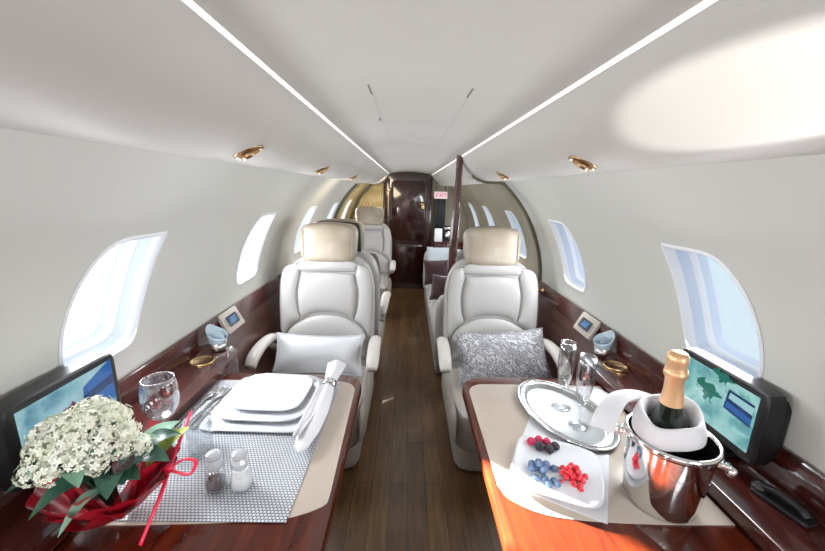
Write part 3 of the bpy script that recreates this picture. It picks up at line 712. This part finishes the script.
# glassware
def stemware(name, label, cat, loc, prof, group=None):
    t = thing(name, label, cat, loc, group=group)
    link('bowl', *lathe(prof['bowl'], 36), GLASS, t)
    link('stem', *lathe(prof['stem'], 20), GLASS, t)
    link('foot', *lathe(prof['foot'], 36), GLASS, t)
    return t
def vase_prof(pts, th):   # outer profile then inner
    return pts + [(max(r - th, 0), z + (th if i == 0 else 0)) for i, (r, z) in reversed(list(enumerate(pts)))]
wine = dict(bowl=vase_prof([(.0, .093), (.016, .096), (.034, .109), (.045, .130), (.0485, .152), (.047, .178), (.043, .200), (.0395, .214)], .0014),
            stem=[(0, .004), (.010, .006), (.0055, .014), (.004, .03), (.0038, .07), (.0055, .088), (.010, .0945)], foot=[(0, 0), (.036, 0), (.037, .0015), (.02, .004), (.008, .008), (0, .009)])
wg = stemware('wine_glass', 'round bowled empty wine glass beside the bouquet', 'glass', (-.650, .848, ZM), wine); wg.scale = (.9, .9, .93)
flute = dict(bowl=vase_prof([(.0, .062), (.007, .066), (.014, .080), (.020, .105), (.0245, .140), (.0255, .170), (.0245, .200), (.0225, .226)], .0012),
             stem=[(0, .003), (.008, .005), (.0042, .012), (.0036, .04), (.005, .058), (.008, .066)], foot=[(0, 0), (.030, 0), (.031, .0014), (.016, .003), (.007, .006), (0, .007)])
tb = thing('tumbler', 'clear cut glass tumbler beside the knife and forks', 'glass', (-.556, .838, ZM))
link('body', *lathe([(0, 0), (.026, 0), (.029, .004), (.033, .085), (.0335, .092), (.0318, .092), (.028, .014), (.0, .012)], 14), GLASS, tb, smooth=False)
def shaker(label, name, x, y, fill, hgt):
    t = thing(name, label, 'shaker', (x, y, ZM))
    link('jar', *loft([[(px, py, z) for px, py in superel(r, r, 3.2, 28)] for (r, z) in ((.016, 0), (.0215, .004), (.0205, .03), (.017, .052), (.0165, .056))]), GLASS, t)
    link('contents', *loft([[(px, py, z) for px, py in superel(r, r, 3.2, 28)] for (r, z) in ((.014, .004), (.0185, .007), (.0178, hgt))]), fill, t)
    link('stopper', *lathe([(0, .056), (.0150, .056), (.018, .064), (.0185, .072), (.014, .080), (.0165, .086), (.015, .094), (.008, .098), (0, .099)], 12), FROST, t, smooth=False)
shaker('glass pepper shaker with dark contents on the placemat', 'pepper_shaker', -.452, .712, PEPPER, .026)
shaker('glass salt shaker with white contents on the placemat', 'salt_shaker', -.396, .716, SALT, .045)

# bouquet
bq = thing('flower_bouquet', 'bouquet of tiny cream flowers in red wrap with red ribbon', 'bouquet', (-.612, .640, .749))
DC = Vector((-.034, -.015, .120))
rb = random.Random(11)
def floret(c, nrm, r):
    a = nrm.cross(Vector((.3, .2, 1))).normalized(); b = nrm.cross(a); V, Fc = [], []
    ph = rb.random() * 6
    for k in range(5):
        t = ph + 2 * PI * k / 5; d = a * math.cos(t) + b * math.sin(t); e = a * math.cos(t + .5) + b * math.sin(t + .5); f = a * math.cos(t - .5) + b * math.sin(t - .5)
        i = len(V); V += [c, c + e * r * .62 + nrm * r * .25, c + d * r + nrm * r * .15, c + f * r * .62 + nrm * r * .25]; Fc.append((i, i + 1, i + 2, i + 3))
    return V, Fc
hd = []
NH = 44
for i in range(NH):
    u = (i + .5) / NH; ph = i * 2.39996
    ct = 1 - u * 1.02; st = math.sqrt(max(0, 1 - ct * ct))
    hd.append(Vector((st * math.cos(ph), st * math.sin(ph), ct)))
for d in hd:
    jit = 1 + .26 * (rb.random() - .5)
    c = DC + jit * Vector((d.x * .076 * (1 + .12 * math.sin(d.y * 5 + 1)), d.y * .066, d.z * .074 * (1 + .10 * math.sin(d.x * 4)))); nrm = Vector((d.x, d.y * 1.1, d.z * 1.2 + .2)).normalized(); gs = []
    for k in range(17):
        u = (k + .5) / 17; ph = k * 2.4; ct = 1 - .9 * u; st = math.sqrt(1 - ct * ct)
        a = nrm.cross(Vector((.31, .2, .7))).normalized(); b = nrm.cross(a)
        q = (a * st * math.cos(ph) + b * st * math.sin(ph) + nrm * ct).normalized()
        gs.append(floret(c + q * .0165 * (1 + .45 * rb.random()), q, .0088))
    gs.append(sbox(c - nrm * .004, (.012, .012, .012), 2, 4))
    link('flower_head', *join(*gs), PETAL, bq)
# stems and leaf bed
link('stem_bundle', *join(*[tube(spline([DC + Vector((d.x * .10, d.y * .08, d.z * .07)), DC + Vector((d.x * .04, d.y * .03, -.02)), (.02, -.02, -.030)], 4), .0035, 6) for d in hd[::2]]), LEAFD, bq)
def leaf(base, tip, w, m, droop=.02, fold=.3, n=9):
    base, tip = Vector(base), Vector(tip); ax = tip - base; sd = ax.cross(Vector((0, 0, 1))).normalized(); rings = []
    for i in range(n + 1):
        t = i / n; ww = w * math.sin(PI * t ** .8) ** .8 + .0004; c = base + ax * t + Vector((0, 0, droop * math.sin(PI * t)))
        rings.append([c - sd * ww + Vector((0, 0, ww * fold)), c - sd * ww * .5 + Vector((0, 0, ww * fold * .35)), c, c + sd * ww * .5 + Vector((0, 0, ww * fold * .35)), c + sd * ww + Vector((0, 0, ww * fold))])
    return link('leaf', *loft(rings, caps=False, closed=False), m, bq)
leaf((.03, .02, .06), (.045, .150, .075), .026, LEAFM); leaf((.05, .02, .055), (.075, .135, .070), .022, LEAFL, .012)
leaf((-.03, -.03, .09), (-.125, -.085, .085), .028, LEAFD); leaf((.0, -.03, .08), (-.065, -.108, .055), .026, LEAFD)
leaf((.03, -.03, .08), (.058, -.088, .080), .022, LEAFD); leaf((-.04, .0, .08), (-.128, -.01, .10), .028, LEAFD)
leaf((.03, .0, .07), (.105, .015, .075), .026, LEAFD); leaf((-.02, -.06, .11), (.028, -.102, .118), .018, LEAFM)
leaf((.03, .03, .07), (.09, .085, .085), .025, LEAFD); leaf((-.05, -.04, .11), (-.06, -.098, .135), .018, LEAFM)
leaf((.02, -.02, .06), (.070, -.062, .088), .024, LEAFD); leaf((.01, .0, .07), (.068, .05, .105), .024, LEAFM); leaf((.02, -.03, .05), (.075, -.03, .070), .024, LEAFD)
leaf((.02, -.04, .06), (-.01, -.118, .030), .013, LEAFM)
def wrap_sheet(a0, a1, r_in, r_out, zin, zout, n=80, m=12, ruf=.008, seed=0, c=(0, 0)):
    rings = []
    for j in range(m + 1):
        v = j / m; row = []
        for i in range(n + 1):
            u = i / n; a = a0 + (a1 - a0) * u
            r = r_in + (r_out(u) - r_in) * v ** .8; z = zin + (zout(u) - zin) * v
            r += ruf * v * (math.sin(u * 34 + seed) + .5 * math.sin(u * 71 + v * 5 + seed)); z += ruf * .8 * v * math.cos(u * 27 + seed * 2)
            row.append((r * math.cos(a) + c[0], r * math.sin(a) + c[1], z))
        rings.append(row)
    return loft(rings, caps=False, closed=False)
G = lambda u, c, w: math.exp(-((u - c) / w) ** 2)
link('wrap', *wrap_sheet(math.radians(-185), math.radians(96), .018, lambda u: .104 + .030 * G(u, 1.0, .12) + .018 * G(u, 0, .16), -.036, lambda u: .062 + .030 * G(u, 1.0, .14) + .02 * G(u, 0, .2), seed=1, c=(-.004, -.002)), WRAP, bq)
link('wrap', *wrap_sheet(math.radians(-150), math.radians(70), .016, lambda u: .098 + .02 * G(u, 1.0, .2), -.034, lambda u: .030 + .03 * u, ruf=.007, seed=4, c=(.0, -.006)), WRAP, bq)
link('wrap', *wrap_sheet(math.radians(-130), math.radians(75), .012, lambda u: .070 + .008 * math.sin(u * 9), -.030, lambda u: .066 + .012 * math.sin(u * 13), ruf=.007, seed=9, c=(.004, -.004)), WRAP, bq)
kn = Vector((.096, .022, .052))
link('ribbon', *tube(spline([kn, kn + Vector((.004, -.035, -.025)), kn + Vector((.0, -.065, -.055)), kn + Vector((-.004, -.098, -.086))], 6), .0042, 8, .35), RIBBON, bq)
link('ribbon_bow', *join(tube(spline([kn, kn + Vector((.025, .012, .012)), kn + Vector((.050, .010, .008)), kn + Vector((.048, -.010, -.004)), kn + Vector((.018, -.008, -.002)), kn], 6), .0040, 8, .5),
     tube(spline([kn, kn + Vector((-.012, .05, .012)), kn + Vector((-.03, .11, .018)), kn + Vector((-.05, .17, .020))], 6), .0038, 8, .5), sbox(kn, (.009, .009, .008), 3, 6)), RIBBON, bq)

# ---- right table setting
link('paper_napkin', *xf(slab([(-.17, -.11), (.17, -.11), (.17, .11), (-.17, .11)], 0, .0016, .0005), T(.394, .834, ZT) @ RZ(math.radians(61))), LINEN, label='white paper napkin under the square fruit plate', cat='napkin', smooth=False)
link('paper_napkin', *xf(slab(superel(.10, .085, 3, 32), 0, .0014, .0004), T(.600, 1.105, ZT) @ RZ(.3)), LINEN, label='white napkin peeking out behind the silver tray', cat='napkin', smooth=False)
# tray
tr = thing('serving_tray', 'oval silver serving tray holding the two flutes', 'tray', (.478, 1.028, ZT + .0018), (0, 0, math.radians(-75)))
def ovals(lst): return loft([[(a * .97 * math.cos(t), b * .86 * math.sin(t), z) for t in [2 * PI * i / 64 for i in range(64)]] for a, b, z in lst], caps=False)
link('dish', *ovals([(.001, .001, .002), (.15, .10, .002), (.158, .107, .004), (.168, .116, .0105), (.188, .134, .0125), (.190, .136, .0115), (.168, .116, .0065), (.16, .108, .0), (.001, .001, .0)]), TRAYM, tr)
link('rim', *ovals([(.186, .132, .0118), (.189, .135, .0155), (.1935, .1395, .0155), (.195, .141, .0115), (.190, .136, .0105)]), SILVER, tr)
link('border', *ovals([(.172, .120, .0108), (.1735, .1215, .0128), (.176, .124, .0128), (.1775, .1255, .0112)]), STEEL, tr)
ZTR = ZT + .0042
f1 = stemware('champagne_flute', 'empty champagne flute standing at the back of the silver tray', 'glass', (.482, 1.060, ZTR), flute, 'champagne flutes on the tray')
f2 = copy_tree(f1); f2.location = (.497, .963, ZTR); f2['label'] = 'empty champagne flute standing at the front of the silver tray'
# fruit plate
PR = math.radians(-24)
PLC = Vector((.356, .778, ZT + .0018))
link('square_plate', *dish(.105, .105, 4.5, .016, .1), PORC, loc=PLC, rot=(0, 0, PR), label='square white plate of berries on the right table', cat='plate')
ZP = PLC.z + .0062
def drupelets(r, hgt, n, dr, hollow=False):
    gs = [sbox((0, 0, hgt * .5), (r * .82, r * .82, hgt * .48), 2.2, 6)]
    for i in range(n):
        u = (i + .5) / n; ct = 1 - 1.7 * u; st = math.sqrt(max(0, 1 - ct * ct)); ph = i * 2.39996
        gs.append(sbox((r * .86 * st * math.cos(ph), r * .86 * st * math.sin(ph), hgt * .5 + hgt * .46 * ct), (dr, dr, dr), 2, 4))
    return join(*gs)
def put_berries(name, g, m, spots, label, cat, group, extra=None):
    first = None
    for (x, y, z, a) in spots:
        if first is None:
            o = link(name, *g, m); first = o
            if extra: link(extra[0], *extra[1], extra[2], o)
        else: o = copy_tree(first)
        o.location = (x, y, z); o.rotation_euler = (a * .3, a * .2, a)
        tag(o, label, cat, group)
rr = random.Random(5)
put_berries('raspberry', drupelets(.0095, .018, 34, .0034), RASP, [(.322, .872, ZP, .2), (.343, .880, ZP, 1.2), (.363, .868, ZP, 2.2)], 'ripe pink raspberry in the row at the back of the fruit plate', 'raspberry', 'raspberries on the fruit plate')
put_berries('blackberry', drupelets(.0105, .019, 30, .0040), BLACKB, [(.336, .852, ZP, .4), (.357, .842, ZP, 1.0), (.378, .850, ZP, 2.0)], 'shiny blackberry in front of the raspberries on the fruit plate', 'blackberry', 'blackberries on the fruit plate')
bl = []
for i, (x, y) in enumerate([(-.026, .020), (-.010, .026), (.006, .018), (-.030, .004), (-.014, .008), (.002, .002), (-.022, -.012), (-.006, -.012), (.008, -.016), (-.012, -.030), (.006, -.034), (.018, .006)]):
    bl.append((.324 + x * 1.05, .766 + y * 1.05, ZP + .0005, i * .9))
bl += [(.310, .778, ZP + .0105, .5), (.323, .771, ZP + .0105, 1.7), (.319, .756, ZP + .0105, 2.9)]
bb = [(0, .0), (.004, .0004), (.0086, .0035), (.0098, .008), (.0086, .0128), (.0053, .0156), (.0042, .0165), (.0035, .0150), (0, .0144)]
put_berries('blueberry', lathe(bb, 16), BLUEB, bl, 'blue berry in the heap left of the redcurrants on the fruit plate', 'blueberry', 'blueberries on the fruit plate')
cu = []
for lay, (n, rad, zz) in enumerate(((16, .034, 0), (11, .026, .0085), (5, .015, .0165))):
    for i in range(n):
        a = i * 2.4 + lay; q = rad * math.sqrt((i + .6) / n); cu.append((.386 + q * math.cos(a) * 1.15, .757 + q * math.sin(a) * 1.25, ZP + zz, a))
cb = [(0, 0), (.003, .0004), (.0068, .0035), (.0076, .0074), (.0064, .0116), (.003, .0138), (.0014, .0158), (0, .016)]
put_berries('redcurrant', lathe(cb, 14), CURRANT, cu, 'glossy redcurrant in the red heap on the fruit plate', 'redcurrant', 'redcurrants on the fruit plate')

# ice bucket, bottle, towel
bk = thing('ice_bucket', 'polished steel ice bucket holding the champagne bottle', 'ice bucket', (.563, .702, ZT)); bk.scale = (1, 1, 1.09)
RB = .084
link('body', *lathe([(0, 0), (RB * .80, 0), (RB * .86, .006), (RB * .90, .03), (RB * .95, .075), (RB * .955, .078), (RB * .957, .08), (RB * .965, .084), (RB * 1.0, .150)], 56), CHROME, bk)
link('liner', *lathe([(RB * .99, .150), (RB * .93, .082), (RB * .84, .012), (0, .010)], 48), DARKPL, bk)
link('rim', *lathe([(RB * .975, .148), (RB * .985, .155), (RB * 1.03, .158), (RB * 1.075, .155), (RB * 1.085, .149), (RB * 1.06, .144), (RB * 1.0, .145)], 56), CHROME, bk)
for a in (math.radians(-38), math.radians(142)):
    d = Vector((math.cos(a), math.sin(a), 0)); hp = link('handle', *join(xf(sbox((0, 0, 0), (.012, .009, .006), 4, 6), T(*(d * (RB + .012) + Vector((0, 0, .128)))) @ RZ(a)), xf(sbox((0, 0, 0), (.008, .016, .005), 5, 6), T(*(d * (RB + .004) + Vector((0, 0, .132)))) @ RZ(a))), CHROME, bk)
    link('knob', *xf(sbox((0, 0, 0), (.010, .010, .010), 2.2, 8), T(*(d * (RB + .024) + Vector((0, 0, .120))))), CHROME, hp)
bt = thing('champagne_bottle', 'dark champagne bottle with pink gold foil in the ice bucket', 'bottle', (.562, .702, ZT + .021), (math.radians(2), math.radians(-5), 0))
link('glass_body', *lathe([(0, .0), (.036, .0), (.040, .006), (.041, .02), (.041, .13), (.038, .165), (.030, .20), (.0225, .225), (.019, .25), (.0165, .27)], 32), BOTTLE, bt)
link('foil', *lathe([(.0225, .232), (.0205, .245), (.018, .262), (.0175, .290), (.0200, .297), (.0208, .306), (.0190, .314), (.0182, .322), (.0200, .332), (.0195, .342), (.016, .348), (0, .349)], 32), FOIL, bt)
link('foil_collar', *lathe([(.0182, .292), (.0215, .298), (.0222, .304), (.0205, .311), (.0185, .313)], 32), BRASS if False else FOIL, bt)
tw = thing('white_towel', 'white towel wrapped round the bottle neck and hanging over the bucket', 'towel', (.546, .697, ZT + .203))
rings = []
n = 48
for (ro, z) in ((.046, -.016), (.060, -.021), (.0665, -.014), (.0660, .004), (.0600, .022), (.0555, .028), (.0500, .026), (.0450, .010), (.0420, -.006), (.046, -.016)):
    rings.append([((ro + .0022 * math.sin(5 * t + z * 60)) * 1.02 * math.cos(t), (ro + .002 * math.sin(4 * t)) * math.sin(t), z + .015 * math.cos(t - .7) + .004 * math.sin(3 * t)) for t in [2 * PI * i / n for i in range(n)]])
link('collar', *loft(rings, caps=False), TOWEL, tw)
path = spline([(.010, .062, .014), (-.030, .066, .024), (-.075, .052, .028), (-.105, .034, .020), (-.128, .016, .002), (-.140, .004, -.024)], 6)
def tailring(i, p):
    u = i / (len(path) - 1); t = (path[min(i + 1, len(path) - 1)] - path[max(i - 1, 0)]).normalized(); sdv = t.cross(Vector((0, 0, 1))).normalized(); upv = sdv.cross(t)
    w = .017 + .007 * u; hh = .009 + .003 * u
    return [p + sdv * w * math.cos(a) * (1 + .1 * math.sin(3 * a)) + upv * hh * math.sin(a) * (1 + .25 * math.cos(3 * a + u * 3)) for a in [2 * PI * k / 22 for k in range(22)]]
link('tail', *loft([tailring(i, p) for i, p in enumerate(path)]), TOWEL, tw)

# ------------------------------------------------------------------ light
def area(name, loc, target, sx, sy, power, col=(1, 1, 1)):
    l = bpy.data.lights.new(name, 'AREA'); l.shape = 'RECTANGLE'; l.size = sx; l.size_y = sy; l.energy = power; l.color = col
    o = bpy.data.objects.new(name, l); C.objects.link(o); o.location = loc
    o.rotation_euler = (Vector(target) - Vector(loc)).to_track_quat('-Z', 'Y').to_euler(); return o
def spot(name, loc, target, power, ang, blend, col=(1, 1, 1), rad=.01):
    l = bpy.data.lights.new(name, 'SPOT'); l.energy = power; l.spot_size = math.radians(ang); l.spot_blend = blend; l.color = col; l.shadow_soft_size = rad
    o = bpy.data.objects.new(name, l); C.objects.link(o); o.location = loc
    o.rotation_euler = (Vector(target) - Vector(loc)).to_track_quat('-Z', 'Y').to_euler(); return o
for w in WY:
    for side in (-1, 1):
        area('window_daylight', cyl(side, w, WIN_A, R0 - .02), cyl(side, w, WIN_A - 10, .2), .24, .30, 5.6 if side < 0 else 4.8, (.94, .97, 1))
area('cabin_fill', (0, -1.25, 1.15), (0, 2, .95), 1.1, .7, 3.0, (1, .98, .95))
for y in (1.5, 3.4): area('ceiling_wash', (0, y, 1.57), (0, y, 0), .35, 1.4, .7, (1, .97, .92))
area('rear_warm_fill', (-.35, 4.6, 1.52), (-.6, 4.9, .9), .25, .4, 5, (1, .86, .6))  # unseen warm lamp added to brighten the gold rear corner
area('wall_glow_fill', (-.38, 2.75, 1.38), (-.80, 2.75, 1.10), .12, .5, 1.6, (1, .80, .55))  # warm lamp without a fixture, added for a streak on the left wall
# added spots stand in for second-left-window sun and its bounce on the overhead panel
spot('low_sun_spot', (-1.95, 3.16, 1.745), (.28, .58, .70), 50000, 6.2, .08, (1, .93, .82), .02)
spot('sun_bounce_spot', (.10, -.95, 1.14), (.368, .46, 1.495), 330, 6.0, .12, (1, .99, .96), .01)

w = bpy.data.worlds.new('sky'); bpy.context.scene.world = w; w.use_nodes = True
nt = w.node_tree; bg = nt.nodes['Background']
tc = nt.nodes.new('ShaderNodeTexCoord'); sp = nt.nodes.new('ShaderNodeSeparateXYZ'); mr = nt.nodes.new('ShaderNodeMapRange'); rp = nt.nodes.new('ShaderNodeValToRGB')
mr.inputs['From Min'].default_value = -.5; mr.inputs['From Max'].default_value = .5
nt.links.new(tc.outputs['Generated'], sp.inputs[0]); nt.links.new(sp.outputs['X'], mr.inputs['Value']); nt.links.new(mr.outputs[0], rp.inputs[0])
rp.color_ramp.elements[0].color = (3.2, 3.2, 3.25, 1); rp.color_ramp.elements[1].color = (.74, .88, .96, 1)
nt.links.new(rp.outputs[0], bg.inputs['Color']); bg.inputs['Strength'].default_value = 1.0

# ------------------------------------------------------------------ camera
cam = bpy.data.cameras.new('camera'); co = bpy.data.objects.new('camera', cam); C.objects.link(co)
cam.sensor_fit = 'HORIZONTAL'; cam.sensor_width = 36; cam.lens = 367 / 825 * 36; cam.clip_start = .02
yaw, pitch, roll = math.radians(1.02426), math.radians(13.0925), math.radians(1.5)
f = Vector((math.sin(yaw) * math.cos(pitch), math.cos(yaw) * math.cos(pitch), -math.sin(pitch)))
r = Vector((math.cos(yaw), -math.sin(yaw), 0)); u = r.cross(f)
r2 = r * math.cos(roll) + u * math.sin(roll); u2 = u * math.cos(roll) - r * math.sin(roll)
M = Matrix((r2, u2, -f)).transposed().to_4x4(); M.translation = Vector((-.03, 0, 1.38)); co.matrix_world = M
sc = bpy.context.scene; sc.camera = co
sc.view_settings.view_transform = 'Standard'; sc.view_settings.look = 'None'; sc.view_settings.exposure = 0
sc.cycles.use_denoising = True; sc.cycles.max_bounces = 10; sc.cycles.transparent_max_bounces = 16; sc.cycles.transmission_bounces = 12
sc.cycles.sample_clamp_indirect = 6; sc.cycles.caustics_refractive = False; sc.cycles.caustics_reflective = False
